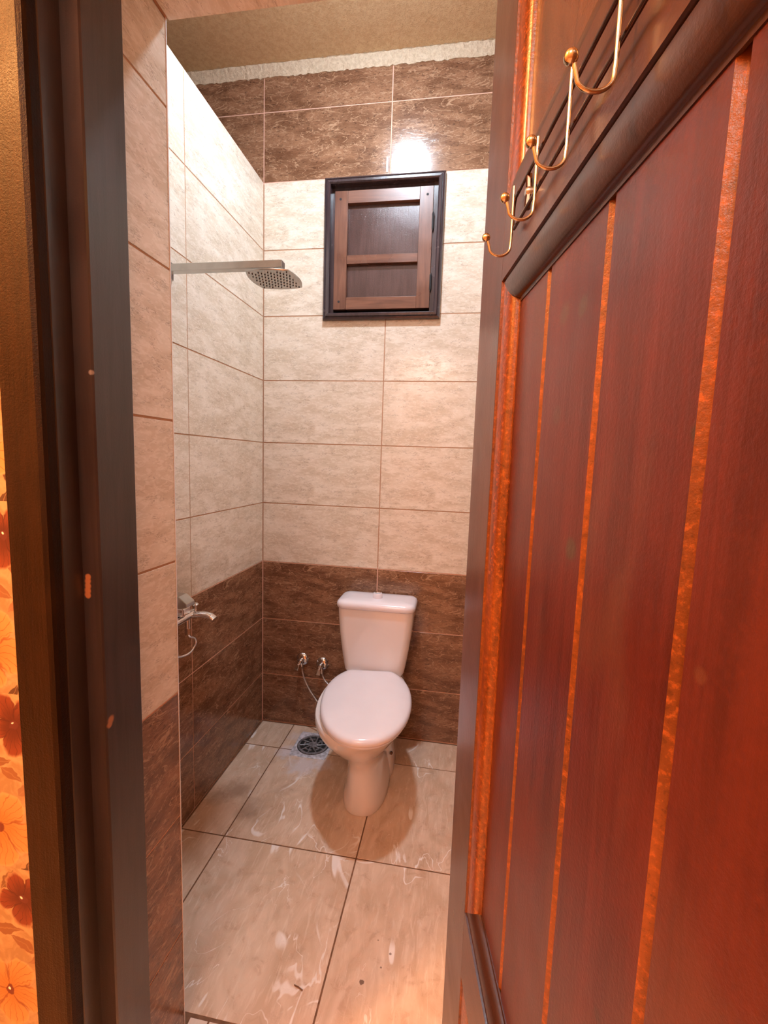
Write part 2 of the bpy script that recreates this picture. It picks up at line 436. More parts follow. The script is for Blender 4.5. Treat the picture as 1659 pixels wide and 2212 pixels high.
def tube(bm, path, r, n=10, radii=None):
    rings = []
    for i, (p, a, b) in enumerate(frames(path)):
        rr = radii[i] if radii else r
        rings.append([p + (a * cos(2 * pi * k / n) + b * sin(2 * pi * k / n)) * rr for k in range(n)])
    loft(bm, rings)

def spline(ctrl, n=8):
    P = [Vector(c) for c in ctrl]; P = [P[0] * 2 - P[1]] + P + [P[-1] * 2 - P[-2]]
    out = []
    for i in range(1, len(P) - 2):
        for k in range(n):
            t = k / n; a, b, c, d = P[i - 1:i + 3]
            out.append(.5 * ((2 * b) + (c - a) * t + (2 * a - 5 * b + 4 * c - d) * t * t + (3 * b - a - 3 * c + d) * t ** 3))
    out.append(P[-2]); return out

def lathe(bm, prof, n=24, axis='z', c=(0, 0, 0)):
    c = Vector(c); rings = []
    for r, h in prof:
        ring = []
        for k in range(n):
            a = 2 * pi * k / n; u, v = max(r, .00002) * cos(a), max(r, .00002) * sin(a)
            ring.append(c + (Vector((u, v, h)) if axis == 'z' else Vector((h, u, v)) if axis == 'x' else Vector((u, h, v))))
        rings.append(ring)
    loft(bm, rings)

def prism(bm, poly, fn, a, b):       # extrude a 2-D polygon; fn(u, v, t) -> xyz
    loft(bm, [[fn(u, v, a) for u, v in poly], [fn(u, v, b) for u, v in poly]])

# ------------------------------------------------------------------ tiles
TILE_CACHE = {}
def tile_mesh(w, h, th, mat):
    key = (round(w, 3), round(h, 3), round(th, 4), mat)
    if key in TILE_CACHE: return TILE_CACHE[key]
    bm = BM(); e = .0004
    rings = []
    for dx, z in ((0, 0), (0, th - e), (e, th)):
        X, Y = w / 2 - dx, h / 2 - dx
        rings.append([(-X, -Y, z), (X, -Y, z), (X, Y, z), (-X, Y, z)])
    loft(bm, rings)
    bmesh.ops.recalc_face_normals(bm, faces=bm.faces)
    me = bpy.data.meshes.new('tile'); bm.to_mesh(me); bm.free(); me.materials.append(M[mat])
    TILE_CACHE[key] = me; return me

def lay_tiles(parent, org, u, v, us, vs, mat, th=.0014, gap=.0048, holes=(), name='tile'):
    u, v = Vector(u), Vector(v); n = u.cross(v); org = Vector(org)
    for i in range(len(us) - 1):
        for j in range(len(vs) - 1):
            cells = [(us[i], us[i + 1], vs[j], vs[j + 1])]
            for (a, b, c, d) in holes:
                nc = []
                for (p, q, r, s) in cells:
                    if q <= a or p >= b or s <= c or r >= d: nc.append((p, q, r, s)); continue
                    if p < a: nc.append((p, a, r, s))
                    if q > b: nc.append((b, q, r, s))
                    if r < c: nc.append((max(p, a), min(q, b), r, c))
                    if s > d: nc.append((max(p, a), min(q, b), d, s))
                cells = nc
            for (p, q, r, s) in cells:
                if q - p < .012 or s - r < .012: continue
                mm = mat((p + q) / 2, (r + s) / 2) if callable(mat) else mat
                me = tile_mesh(q - p - gap, s - r - gap, th, mm)
                c = org + u * ((p + q) / 2) + v * ((r + s) / 2)
                jz = random.uniform(-.0004, .0004)
                c = c + n * jz
                tl = bpy.data.objects.new(name, me); COL.objects.link(tl)
                tl.matrix_world = Matrix(((u.x, v.x, n.x, c.x), (u.y, v.y, n.y, c.y), (u.z, v.z, n.z, c.z), (0, 0, 0, 1)))
                tl.parent = parent

def wall_mat(a, z): return 'brown' if (z < B0 + 2 * H or z > ZP) else 'cream'
ZS = [0.003] + [B0 + k * H for k in range(0, 10)] + [ZT]
TH = .0014

def struct(name, boxes, mat, label=None):
    bm = BM()
    for b in boxes: box(bm, *b)
    o = obj(name, bm, mat); tag(o, label, None, None, 'structure'); return o

# floor
fl = struct('floor', [(XL, XR, -3.7, .15, -.12, -TH)], M['grout_floor'], 'beige marble tiled floor with white veins')
FX = [XL, -.822, -.322, .178, .676, 1.174, XR]
FY = [-1.253, -.733, -.203, -.003]
FX_in = [.003, .178, .676, 1.174, XR - .003]
lay_tiles(fl, (0, 0, -TH), (1, 0, 0), (0, 1, 0), FX_in, FY, 'floor', TH, .005)
lay_tiles(fl, (0, 0, -TH), (1, 0, 0), (0, 1, 0), [RX0 + .002, .420, 1.018], [-1.545, -1.257], 'floor_pale', TH, .005)
lay_tiles(fl, (0, 0, -TH), (1, 0, 0), (0, 1, 0), [XL, -.822, -.322, .178, .676, 1.174, XR], [-3.62, -3.10, -2.58, -2.06, -1.55], 'floor', TH, .005)
# ceiling
ce = struct('ceiling', [(XL - .1, XR + .1, YO, .15, ZC, ZC + .1)], M['plaster'], 'rough tan plaster bathroom ceiling')

# back wall with window recess
WX0, WX1, WZ0, WZ1 = .312, .832, B0 + 6 * H, ZP
wb = struct('wall_back', [(XL, WX0, TH, .15, 0, ZC), (WX1, XR, TH, .15, 0, ZC), (WX0, WX1, TH, .15, 0, WZ0), (WX0, WX1, TH, .15, WZ1, ZC), (WX0, WX1, .12, .15, WZ0, WZ1)],
            M['grout_brown'], 'back wall tiled cream between two bands of brown tile')
UB = [-1.192, -.596, .0, .596, 1.192, XR - TH]
lay_tiles(wb, (0, TH, 0), (1, 0, 0), (0, 0, 1), [.0] + UB[3:], ZS, wall_mat, holes=((WX0, WX1, WZ0, WZ1),))
lay_tiles(wb, (0, TH, 0), (1, 0, 0), (0, 0, 1), [XL + TH, -1.192, -.596, .0], ZS, wall_mat)
# n = u x v points to -y; tiles stand proud of the grout bed towards the room

# left partition
wl = struct('wall_left', [(-.112, -TH, YI, 0, 0, ZP - .001)], M['grout_wall'], 'left shower wall tiled cream above brown, open above')
YL = [YI + .003, -1.235, -.637, -.003]
lay_tiles(wl, (-TH, 0, 0), (0, 1, 0), (0, 0, 1), YL, ZS[:10], wall_mat)
lay_tiles(wl, (-.112, 0, 0), (0, -1, 0), (0, 0, 1), [.003, .637, 1.235, -YI], ZS[:10], wall_mat)
# outer left wall of the space behind, right wall
ww = struct('wall_far_left', [(XL - .1, XL, YI, .15, 0, ZC)], M['plaster'])
wr = struct('wall_right', [(XR, XR + .1, YI, .15, 0, ZC)], M['grout_wall'], 'right bathroom wall tiled cream above brown')
lay_tiles(wr, (XR, 0, 0), (0, -1, 0), (0, 0, 1), [.003, .637, 1.235, -YI - .003], ZS, wall_mat)

# front wall with the doorway
YJ = -1.4195
wf = struct('wall_front', [(XL, RX0 - TH, YJ, YI, 0, ZC), (RX1 + TH, XR, YJ, YI, 0, ZC), (RX0 - TH, RX1 + TH, YJ, YI, ZL + TH, ZC), (XL, .337, YO, YJ, 0, ZC), (1.052, XR, YO, YJ, 0, ZC), (.337, 1.052, YO, YJ, 2.2205, ZC)], M['grout_wall'],
            'front wall with tiled doorway reveal')
VR = ZS[:8] + [ZL]
lay_tiles(wf, (RX0 - TH, 0, 0), (0, 1, 0), (0, 0, 1), [YJ - .02, YI - .002], VR, wall_mat)
lay_tiles(wf, (RX1 + TH, 0, 0), (0, -1, 0), (0, 0, 1), [-YI + .002, -YJ + .02], VR, wall_mat)
lay_tiles(wf, (0, 0, ZL + TH), (0, 1, 0), (1, 0, 0), [YJ - .02, YI + .004], [RX0 + .002, RX0 + .60, RX1 - .002], 'cream')

# flattened wallpaper panel on the outer face
wp = struct('wall_outer', [(XL, .285, YO - .004, YO - .0002, 0, ZX)], M['paper'], 'wall covered in orange floral paper left of the door frame')
wo = struct('wall_outer_right', [(1.115, 3.0, YO - .004, YO - .0002, 0, ZX), (.262, 1.115, YO - .004, YO - .0002, 2.30, ZX)], M['warm_wall'])
struct('wall_outer_left', [(XL - .1, XL, -3.75, YO - .004, 0, ZX)], M['warm_wall'])
struct('wall_outer_back', [(XL - .1, 3.1, -3.8, -3.7, 0, ZX)], M['warm_wall'])
struct('wall_outer_side', [(3.0, 3.1, -3.7, YO, 0, ZX)], M['warm_wall'])
struct('floor_outer', [(XR, 3.0, -3.7, YO, -.12, 0)], M['floor'])
struct('ceiling_outer', [(XL - .1, 3.1, -3.75, YO, ZX, ZX + .1)], M['warm_wall'])

# corner trims of the reveal and rough plaster strip under the ceiling
def corner_trim(x, sx):
    bm = BM(); pr = []
    for k in range(7):
        a = k / 6 * pi / 2
        pr.append((x - sx * .0085 + sx * .0085 * cos(a), YI - .0045 + .0085 * sin(a)))
    pr.append((x - sx * .0085, YI - .0045))
    prism(bm, pr, lambda u, v, t: (u, v, t), .001, ZL + .004)
    return bm
t1 = obj('trim_1', corner_trim(RX0 + .001, 1), M['trim']); tag(t1, 'thin white edge strip on the left doorway corner', None, None, 'structure')
t2 = obj('trim_2', corner_trim(RX1 - .001, -1), M['trim']); tag(t2, 'thin white edge strip on the right doorway corner', None, None, 'structure')
bm = BM(); N = 220; top = []; bot = []
for i in range(N + 1):
    x = XL + (XR - XL) * i / N
    top.append((x, -.012 - random.uniform(0, .006), ZC - .001)); bot.append((x, -.003, ZT - .004 - random.uniform(0, .008)))
loft(bm, [[(p[0], .012, ZC) for p in top], top, [(p[0], -.010, (p[2] + q[2]) / 2 + random.uniform(-.004, .004)) for p, q in zip(top, bot)], bot, [(p[0], .012, p[2]) for p in bot]], False, False, False)
t3 = obj('trim_3', bm, M['plaster_pale']); tag(t3, 'pale rough plaster strip between brown tiles and ceiling', None, None, 'structure')
# pale feathered plaster on the ceiling edge
bm = BM(); e0 = []; e1 = []
for i in range(N + 1):
    x = XL + (XR - XL) * i / N
    e0.append((x, -.004, ZC - .0025)); e1.append((x, -.012 - random.uniform(0, .010), ZC - .0008))
loft(bm, [e0, e1], False, False, False)
t4 = obj('trim_4', bm, M['plaster_pale']); tag(t4, None, None, None, 'structure')
bm = BM(); box(bm, .578, .586, -.0035, .002, ZP + .01, ZP + .075)
o = obj('grout_smear', bm, M['trim'], wb, bevel=.002)

# ------------------------------------------------------------------ door frame (left, right, head) and casing
fr = empty('trim_5', (RX0, YO, 0), label='dark brown varnished wooden door frame', kind='structure')
def fpart(name, bm, mat, **k):
    o = obj(name, bm, mat, **k); o.parent = fr; o.matrix_parent_inverse = Matrix.Translation(-Vector(fr.location)); return o
jl = [(.352, -1.420), (.384, -1.420), (.3855, -1.4225), (.3855, -1.508), (.3835, -1.5115), (.353, -1.5115), (.353, -1.548), (.349, -1.552), (.338, -1.553), (.338, -1.540), (.352, -1.538)]
bm = BM(); prism(bm, jl, lambda u, v, t: (u, v, t), 0, 2.19); fpart('jamb', bm, M['frame'])
jr = [(RX0 + RX1 - u, v) for u, v in jl]
bm = BM(); prism(bm, jr, lambda u, v, t: (u, v, t), 0, 2.19); fpart('jamb', bm, M['frame'])
hd = [(.362, -1.420), (.392, -1.420), (.392, -1.512), (.362, -1.512), (.362, -1.552), (.350, -1.552), (.340, -1.5)]
hp = [(-1.420, 2.204), (-1.420, 2.190), (-1.512, 2.190), (-1.512, 2.215), (-1.552, 2.215), (-1.552, 2.24), (-1.420, 2.24)]
bm = BM(); prism(bm, [(-1.421, 2.2205), (-1.421, 2.195), (-1.5115, 2.195), (-1.5115, 2.2205)], lambda u, v, t: (t, u, v), .386, RX0 + RX1 - .386); fpart('head', bm, M['frame'])
cs = [(.284, -1.546), (.284, -1.570), (.287, -1.576), (.346, -1.5765), (.353, -1.5735), (.3555, -1.568), (.3555, -1.5535), (.349, -1.5535), (.338, -1.5545), (.337, -1.546)]
bm = BM(); prism(bm, cs, lambda u, v, t: (u, v, t), 0, 2.30); fpart('casing', bm, M['casing'])
bm = BM(); prism(bm, [(RX0 + RX1 - u, v) for u, v in cs], lambda u, v, t: (u, v, t), 0, 2.30); fpart('casing', bm, M['casing'])
bm = BM(); box(bm, .3565, RX0 + RX1 - .3565, -1.576, -1.5535, 2.215, 2.30); fpart('casing', bm, M['casing'])

# ------------------------------------------------------------------ door leaf
TH_D = radians(9.5)
door = empty('door_1', (.9812, -1.500, 0), -(pi / 2 - TH_D), 'open panelled mahogany door with vertical boards', kind='structure')
# local: x along the leaf towards the viewer, y into the leaf, z up; visible face y = 0
DW, DT = .690, .040
Z0, Z1 = .012, 2.125
SL, SR = .113, .575
def dpart(name, bm, mat, parent=door, **k):
    o = obj(name, bm, mat, **k); o.parent = parent; return o
bm = BM(); box(bm, 0, SL, 0, DT, Z0, Z1); dpart('stile', bm, M['door_stile'], bevel=.0012)
bm = BM(); box(bm, SR, DW, 0, DT, Z0, Z1); dpart('stile', bm, M['door_stile'], bevel=.0012)
rails = ((Z0, .115), (.708, .804), (1.603, 1.688), (2.02, Z1))
for a, b in rails:
    bm = BM(); box(bm, SL, SR, 0, DT, a, b); dpart('rail', bm, M['door_rail'])
REC = .015
bm = BM()
for z in ((.115, .708), (.804, 1.603), (1.688, 2.02)): box(bm, SL, SR, DT - .006, DT - .003, *z)
dpart('back_panel', bm, M['door_stile'])
EDG = [SL + .001, .228, .339, .447, SR - .001]
def boards(za, zb):
    for a, b in zip(EDG, EDG[1:]):
        bm = BM(); c = .0047; d = .0055
        cl = c if a > SL + .01 else 0; cr = c if b < SR - .01 else 0
        pr = [(a + .0003, REC + .016), (a + .0003, REC + (d if cl else 0))] + ([(a + cl, REC)] if cl else []) + [(b - cr, REC)] + ([(b - .0003, REC + d)] if cr else []) + [(b - .0003, REC + .016)]
        loft(bm, [[(u, v, za) for u, v in pr], [(u, v, zb) for u, v in pr]])
        for f in bm.faces:
            n = f.normal if f.normal.length else None
        bmesh.ops.recalc_face_normals(bm, faces=bm.faces); bm.normal_update()
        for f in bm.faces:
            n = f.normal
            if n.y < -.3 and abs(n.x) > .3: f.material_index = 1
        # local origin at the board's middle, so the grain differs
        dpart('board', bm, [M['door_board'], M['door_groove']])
boards(.8045, 1.6025); boards(.1155, .7075)
bm = BM(); box(bm, SL + .0005, SR - .0005, REC - .002, REC + .010, 1.6885, 2.0195); dpart('panel', bm, M['door_gold'])
# ovolo mouldings, mitred
def mould_profile():
    pr = [(0, .0002), (.0008, .0040)]
    for k in range(0, 9):
        a = k / 8 * pi / 2
        pr.append((.0024 + .0246 * sin(a), .0022 + .0100 * (1 - cos(a))))
    pr += [(.0275, .0135), (.031, .0140), (.031, REC + .001), (0, REC + .001)]
    return pr
MP = mould_profile()
def moulding(x0, x1, z0, z1, mats, depth=1.0):
    segs = (('v', x0, 1, z0, z1), ('v', x1, -1, z0, z1), ('h', z1, -1, x0, x1), ('h', z0, 1, x0, x1))
    for i, (kind, e, sg, a, b) in enumerate(segs):
        bm = BM()
        if kind == 'v':
            loft(bm, [[(e + sg * w, y, a + w) for w, y in MP], [(e + sg * w, y, b - w) for w, y in MP]])
        else:
            loft(bm, [[(a + w, y, e + sg * w) for w, y in MP], [(b - w, y, e + sg * w) for w, y in MP]])
        dpart('moulding', bm, mats[i], smooth=True)
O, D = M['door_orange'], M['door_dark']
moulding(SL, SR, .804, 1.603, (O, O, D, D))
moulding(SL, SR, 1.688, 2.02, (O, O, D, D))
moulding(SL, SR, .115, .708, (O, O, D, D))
# hinges on the hanging edge
for z in (.30, 1.05, 1.85):
    bm = BM(); lathe(bm, [(0, -.05), (.006, -.05), (.006, .05), (0, .05)], 12, c=(.0, .048, z)); dpart('hinge', bm, M['bronze'])

# ------------------------------------------------------------------ wire hook rack on the door
rack = empty('hook_rack', door.location, door.rotation_euler.z, 'brass wire hook rack with ball tips fixed to the middle rail of the red door', 'hook rack')
def rpart(name, bm, mat, parent=rack, **k):
    o = obj(name, bm, mat, smooth=True, **k); o.parent = parent; return o
for z in (1.658, 1.629):
    bm = BM(); tube(bm, [(.176, -.006, z), (.545, -.006, z)], .0016, 10)
    rpart('rail', bm, M['bronze'])
bm = BM()
ring = [(.176 - .006 * sin(pi * k / 8), -.006, 1.6435 + .0145 * cos(pi * k / 8)) for k in range(9)]
tube(bm, ring, .0016, 10); rpart('end_loop', bm, M['bronze'])
for s in (.183, .251, .318, .384, .450, .516):
    # wire comes down over the bars, then swings out and up to the ball
    ctrl = [(s, -.0100, 1.664), (s, -.0100, 1.640), (s, -.0100, 1.616), (s, -.0105, 1.6085)]
    bend = []
    for k in range(1, 15):
        a = k / 14 * radians(150)
        bend.append((s, -.0105 - .0105 * (1 - cos(a)), 1.6085 - .0085 * sin(a)))
    tail = [(s, -.0330, 1.6135 + .001)]
    bm = BM(); tube(bm, ctrl + bend + tail, .0013, 10)
    hk = rpart('hook', bm, M['brass'])
    bm = BM(); bmesh.ops.create_uvsphere(bm, u_segments=20, v_segments=12, radius=.0040, matrix=Matrix.Translation((s, -.0345, 1.6165)))
    rpart('ball_tip', bm, M['brass'], hk)
for s, z in ((.212, 1.6435), (.46, 1.6435)):
    bm = BM()
    tube(bm, [(s, -.0045, z + .0145), (s, -.0035, z), (s, -.0045, z - .0145)], .0030, 8)
    rpart('mounting_lug', bm, M['bronze'])
    bm = BM(); lathe(bm, [(0, -.0075), (.003, -.0070), (.0042, -.005), (.0042, 0), (0, 0)], 14, 'y', (s, 0, z)); rpart('screw', bm, M['satin'])

# ------------------------------------------------------------------ shuttered window in the back wall
win = empty('window_1', (.572, 0, WZ0), label='small wooden shuttered window high in the back wall', kind='structure')
def wpart(name, bm, mat, parent=win, **k):
    o = obj(name, bm, mat, **k)
    o.parent = parent
    if parent is win: o.matrix_parent_inverse = Matrix.Translation(-Vector(win.location))
    return o
FX0, FX1, FZ0, FZ1 = .299, .846, 2.040, 2.660
# stepped frame profile: w inward, y towards the room negative
FP = [(0, -.0005), (0, -.012), (.003, -.020), (.009, -.023), (.0115, -.020), (.0125, -.020), (.016, -.026), (.025, -.027), (.030, -.022), (.0315, .0), (.0315, .035), (.014, .035), (.014, -.0005)]
for kind, e, sg, a, b in (('v', FX0, 1, FZ0, FZ1), ('v', FX1, -1, FZ0, FZ1), ('h', FZ1, -1, FX0, FX1), ('h', FZ0, 1, FX0, FX1)):
    bm = BM()
    if kind == 'v': loft(bm, [[(e + sg * w, y, a + w) for w, y in FP], [(e + sg * w, y, b - w) for w, y in FP]])
    else: loft(bm, [[(a + w, y, e + sg * w) for w, y in FP], [(b - w, y, e + sg * w) for w, y in FP]])
    wpart('frame', bm, M['win_frame'])
# inner rebate frame, wider on the hinge side and the top
bm = BM(); box(bm, .329, .343, .012, .045, 2.070, 2.630); wpart('rebate', bm, M['win_frame'])
bm = BM(); box(bm, .7955, .816, .004, .045, 2.070, 2.630); wpart('rebate', bm, M['win_frame'])
bm = BM(); box(bm, .343, .7955, .012, .045, 2.614, 2.630); wpart('rebate', bm, M['win_frame'])
bm = BM(); box(bm, .343, .7955, .030, .048, 2.066, 2.078); wpart('rebate', bm, M['win_frame'])
bm = BM(); box(bm, .316, .828, .100, .118, WZ0 + .003, WZ1 - .003); wpart('backing', bm, M['black'])
# sash
SX0, SX1, SZ0, SZ1 = .3445, .794, 2.092, 2.611
sash = empty('sash', (SX0, 0, SZ0)); sash.parent = win; sash.matrix_parent_inverse = Matrix.Translation(-Vector(win.location))
def spart(name, bm, mat, **k):
    o = obj(name, bm, mat, **k); o.parent = sash; o.matrix_parent_inverse = Matrix.Translation(-Vector(sash.location)); return o
ys, ye = .002, .028
for a, b in ((SX0, SX0 + .060), (SX1 - .060, SX1)):
    bm = BM(); box(bm, a, b, ys, ye, SZ0, SZ1); spart('stile', bm, M['shutter'], bevel=.001)
for a, b in ((SZ0, 2.146), (2.294, 2.332), (2.557, SZ1)):
    bm = BM(); box(bm, SX0 + .0605, SX1 - .0605, ys + .0008, ye, a, b); spart('rail', bm, M['shutter_x'], bevel=.001)
for a, b in ((2.1465, 2.2935), (2.3325, 2.5565)):
    bm = BM(); box(bm, SX0 + .0605, SX1 - .0605, ye - .005, ye - .001, a, b); spart('panel', bm, M['shutter_panel'])
for x, z in ((SX0 + .026, SZ1 - .035), (SX1 - .026, SZ1 - .035), (SX0 + .026, SZ0 + .035)):
    bm = BM(); lathe(bm, [(0, .0012), (.0055, .0014), (.0055, .004), (0, .004)], 12, 'y', (x, 0, z))
    spart('peg', bm, M['black'])
for z0, z1 in ((2.418, 2.502), (2.160, 2.243)):
    bm = BM(); lathe(bm, [(0, z0), (.002, z0 + .002), (.0045, z0 + .010), (.0048, z0 + .012), (.0048, z1 - .012), (.0045, z1 - .01), (.002, z1 - .002), (0, z1)], 12, c=(.7965, -.003, 0))
    box(bm, .7925, .8000, -.001, .003, z0 + .012, z1 - .012)
    wpart('hinge', bm, M['black'])

# ------------------------------------------------------------------ toilet
toi = empty('toilet', (.645, -.37, 0), label='white porcelain toilet with cistern against the brown back wall, lid closed', cat='toilet')
def tpart(name, bm, mat, parent=toi, **k):
    o = obj(name, bm, mat, **k); o.parent = parent
    if parent is toi: o.matrix_parent_inverse = Matrix.Translation(-Vector(toi.location))
    return o
def egg(cx, yb, yf, hw, z, n=40, pw=2.2, back=.5):
    # yb: back y, yf: front y (more negative); widest at 'back' fraction from the back
    ym = yb + (yf - yb) * back; ring = []
    for k in range(n):
        a = 2 * pi * k / n
        c, s = cos(a), sin(a)
        x = math.copysign(abs(c) ** (2 / pw), c) * hw
        L = (yf - ym) if s < 0 else (yb - ym)
        y = ym + abs(s) ** (2 / pw) * (L if True else 0)
        ring.append((cx + x, y, z))
    return ring
CX = .640
body = [ # z, yb, yf, hw, pw, back
    (.0005, -.175, -.545, .090, 2.5, .5), (.010, -.172, -.549, .093, 2.5, .5), (.035, -.175, -.546, .090, 2.5, .5),
    (.090, -.180, -.536, .080, 2.5, .5), (.150, -.180, -.528, .072, 2.5, .5), (.185, -.175, -.530, .072, 2.4, .5),
    (.215, -.160, -.547, .084, 2.3, .5), (.250, -.135, -.578, .109, 2.2, .5), (.290, -.110, -.622, .146, 2.15, .5),
    (.330, -.095, -.660, .171, 2.1, .5), (.365, -.085, -.688, .184, 2.1, .5), (.390, -.080, -.700, .186, 2.1, .5), (.400, -.080, -.697, .187, 2.1, .5),
    (.406, -.084, -.693, .183, 2.1, .5)]
bm = BM(); loft(bm, [egg(.643 - .021 * min(1, max(0, (z - .1) / .22)), yb, yf, hw, z, 48, pw, bk) for z, yb, yf, hw, pw, bk in body])
tpart('bowl', bm, M['porcelain'], smooth=True)
# rear foot with trap bulge
bm = BM(); rear = [(.0006, -.10, -.35, .100, 3), (.012, -.10, -.355, .102, 3), (.06, -.10, -.35, .096, 2.8), (.12, -.10, -.34, .088, 2.6), (.20, -.09, -.34, .088, 2.5), (.28, -.08, -.33, .085, 2.5), (.34, -.07, -.33, .08, 2.4)]
loft(bm, [egg(CX, a, b, w, z, 36, pw) for z, a, b, w, pw in rear])
tpart('foot', bm, M['porcelain'], smooth=True)
bm = BM(); lathe(bm, [(0, .0), (.007, .0), (.007, .006), (.004, .009), (0, .0095)], 14, 'x', (CX + .088, -.275, .10)); tpart('fixing_bolt', bm, M['bronze'], smooth=True)
# cistern shelf
def rrect(cx, cy, hx, hy, r, z, n=6):
    out = []
    for qx, qy, a0 in ((1, 1, 0), (-1, 1, pi / 2), (-1, -1, pi), (1, -1, 3 * pi / 2)):
        for k in range(n + 1):
            a = a0 + k / n * pi / 2
            out.append((cx + qx * (hx - r) + r * cos(a), cy + qy * (hy - r) + r * sin(a), z))
    return out
bm = BM(); loft(bm, [rrect(CX, -.125, .120, .105, .05, z) for z in (.30, .33)] + [rrect(.626, -.125, .122, .105, .05, z) for z in (.37, .398)])
tpart('cistern_shelf', bm, M['porcelain'], smooth=True)
CC = .621
bm = BM(); cis = []
for k in range(15):
    t = k / 14; z = .4005 + (.718 - .4005) * t
    hx = .136 + (.175 - .136) * (1 - (1 - t) ** 1.6) * .98; hy = .078 + .010 * t
    cis.append(rrect(CC, -.110, hx, hy, .036, z))
cis[0] = rrect(CC, -.110, .128, .070, .032, .4005)
loft(bm, cis); tpart('cistern', bm, M['porcelain'], smooth=True)
bm = BM()
lidp = [(-.004, .7185), (.0035, .7205), (.007, .727), (.007, .738), (.003, .747), (-.006, .753), (-.03, .7565), (-.06, .758)]
loft(bm, [rrect(CC, -.110, .1755 + d, .0895 + d, max(.038 + d, .006), z) for d, z in lidp])
tpart('cistern_lid', bm, M['lid'], smooth=True)
bm = BM(); lathe(bm, [(0, .757), (.021, .757), (.022, .761), (.022, .777), (.019, .782), (0, .783)], 24, c=(CC, -.120, 0)); tpart('button_collar', bm, M['lid'], smooth=True)
bm = BM(); lathe(bm, [(0, .782), (.014, .783), (.015, .785), (.013, .7875), (0, .788)], 20, c=(CC, -.120, 0)); tpart('flush_button', bm, M['chrome'], smooth=True)
# seat and lid, knocked askew: turned a few degrees about the hinge
piv = Vector((.612, -.215, 0)); rot = Matrix.Rotation(radians(7.0), 3, 'Z')
def skew(ring):
    return [tuple(rot @ (Vector(p) - Vector((piv.x, piv.y, 0)))+ Vector((piv.x, piv.y, 0))) for p in ring]
def seat_ring(d, z):
    # outline: flattened back, round front
    cx, yb, yf, hw = piv.x + .003, -.205, -.745, .183
    ring = egg(cx, yb + .035, yf - 0, hw, z, 56, 2.12, .46)
    cyc = (yb + yf) / 2; out = []
    for x, y, zz in ring:
        y = min(y, yb)
        vx, vy = x - cx, y - cyc; L = sqrt(vx * vx + vy * vy)
        out.append((cx + vx * (1 - d / L), cyc + vy * (1 - d / L), zz))
    return out
bm = BM(); loft(bm, [skew(seat_ring(d, z)) for d, z in ((.016, .4075), (.010, .4085), (.0075, .414), (.010, .4205), (.014, .4215))])
tpart('seat', bm, M['lid'], smooth=True)
bm = BM(); loft(bm, [skew(seat_ring(d, z)) for d, z in ((.006, .4222), (.001, .4235), (.0, .429), (.0015, .436), (.006, .4425), (.014, .4465), (.03, .4490), (.06, .4505), (.12, .4515))])
tpart('seat_cover', bm, M['lid'], smooth=True)
bm = BM()
for dx in (-.07, .07):
    bm = BM(); lathe(bm, [(0, dx - .022), (.009, dx - .022), (.010, dx - .018), (.010, dx + .018), (.009, dx + .022), (0, dx + .022)], 14, 'x', (piv.x, -.198, .4175))
    tpart('seat_hinge', bm, M['lid'], smooth=True)

# ------------------------------------------------------------------ floor drain
dr = empty('floor_drain', (.330, -.151, 0), label='round dark slotted floor drain in a square limed plate beside the toilet', cat='drain')
bm = BM(); cx = 0; R1 = .078
out = [(x * .0895, y * .0965) for x, y in ((1, 1), (-1, 1), (-1, -1), (1, -1))]
n = 48; top = []; 
def sq(a, hx, hy):
    c, s = cos(a), sin(a); k = min(hx / abs(c) if abs(c) > 1e-6 else 9, hy / abs(s) if abs(s) > 1e-6 else 9); return c * k, s * k
rings = []
for zz, mode in ((.0002, 0), (.0022, 0), (.0034, 1), (.0030, 2), (.0006, 2)):
    rg = []
    for k in range(n):
        a = 2 * pi * (k + .5) / n
        if mode == 0: x, y = sq(a, .0895, .0965)
        elif mode == 1: x, y = sq(a, .0865, .0935)
        else: x, y = R1 * cos(a), R1 * sin(a)
        rg.append((x, y, zz))
    rings.append(rg)
loft(bm, rings, False, False); o = obj('plate', bm, M['drain_plate'], dr)
bm = BM(); lathe(bm, [(0, .0002), (R1 - .001, .0002), (R1 - .001, .0008), (0, .0008)], 36); o = obj('sump', bm, M['black'], dr)
bm = BM()
def annulus(r0, r1, z0, z1, a0=0, a1=2 * pi, n=40):
    full = abs(a1 - a0 - 2 * pi) < 1e-6; rg = []
    m = n if full else n + 1
    for k in range(m):
        a = a0 + (a1 - a0) * k / n
        rg.append([(r0 * cos(a), r0 * sin(a), z0), (r1 * cos(a), r1 * sin(a), z0), (r1 * cos(a), r1 * sin(a), z1), (r0 * cos(a), r0 * sin(a), z1)])
    if full: rg.append(rg[0])
    loft(bm, rg, not full, not full)
annulus(.064, .0745, .0006, .0060); annulus(0.0002, .021, .0006, .0058, n=24)
for k in range(10):
    a = 2 * pi * k / 10
    pts = []
    for r, off in ((.019, 0), (.035, .12), (.050, .20), (.066, .22)): pts.append((r * cos(a + off), r * sin(a + off), .0030))
    tube(bm, pts, .0038, 6)
for k in range(5):
    a = 2 * pi * k / 5 + .3
    annulus(.040, .047, .0006, .0052, a, a + .75, 8)
bmesh.ops.remove_doubles(bm, verts=bm.verts, dist=.00002)
o = obj('grate', bm, M['drain'], dr, smooth=True)

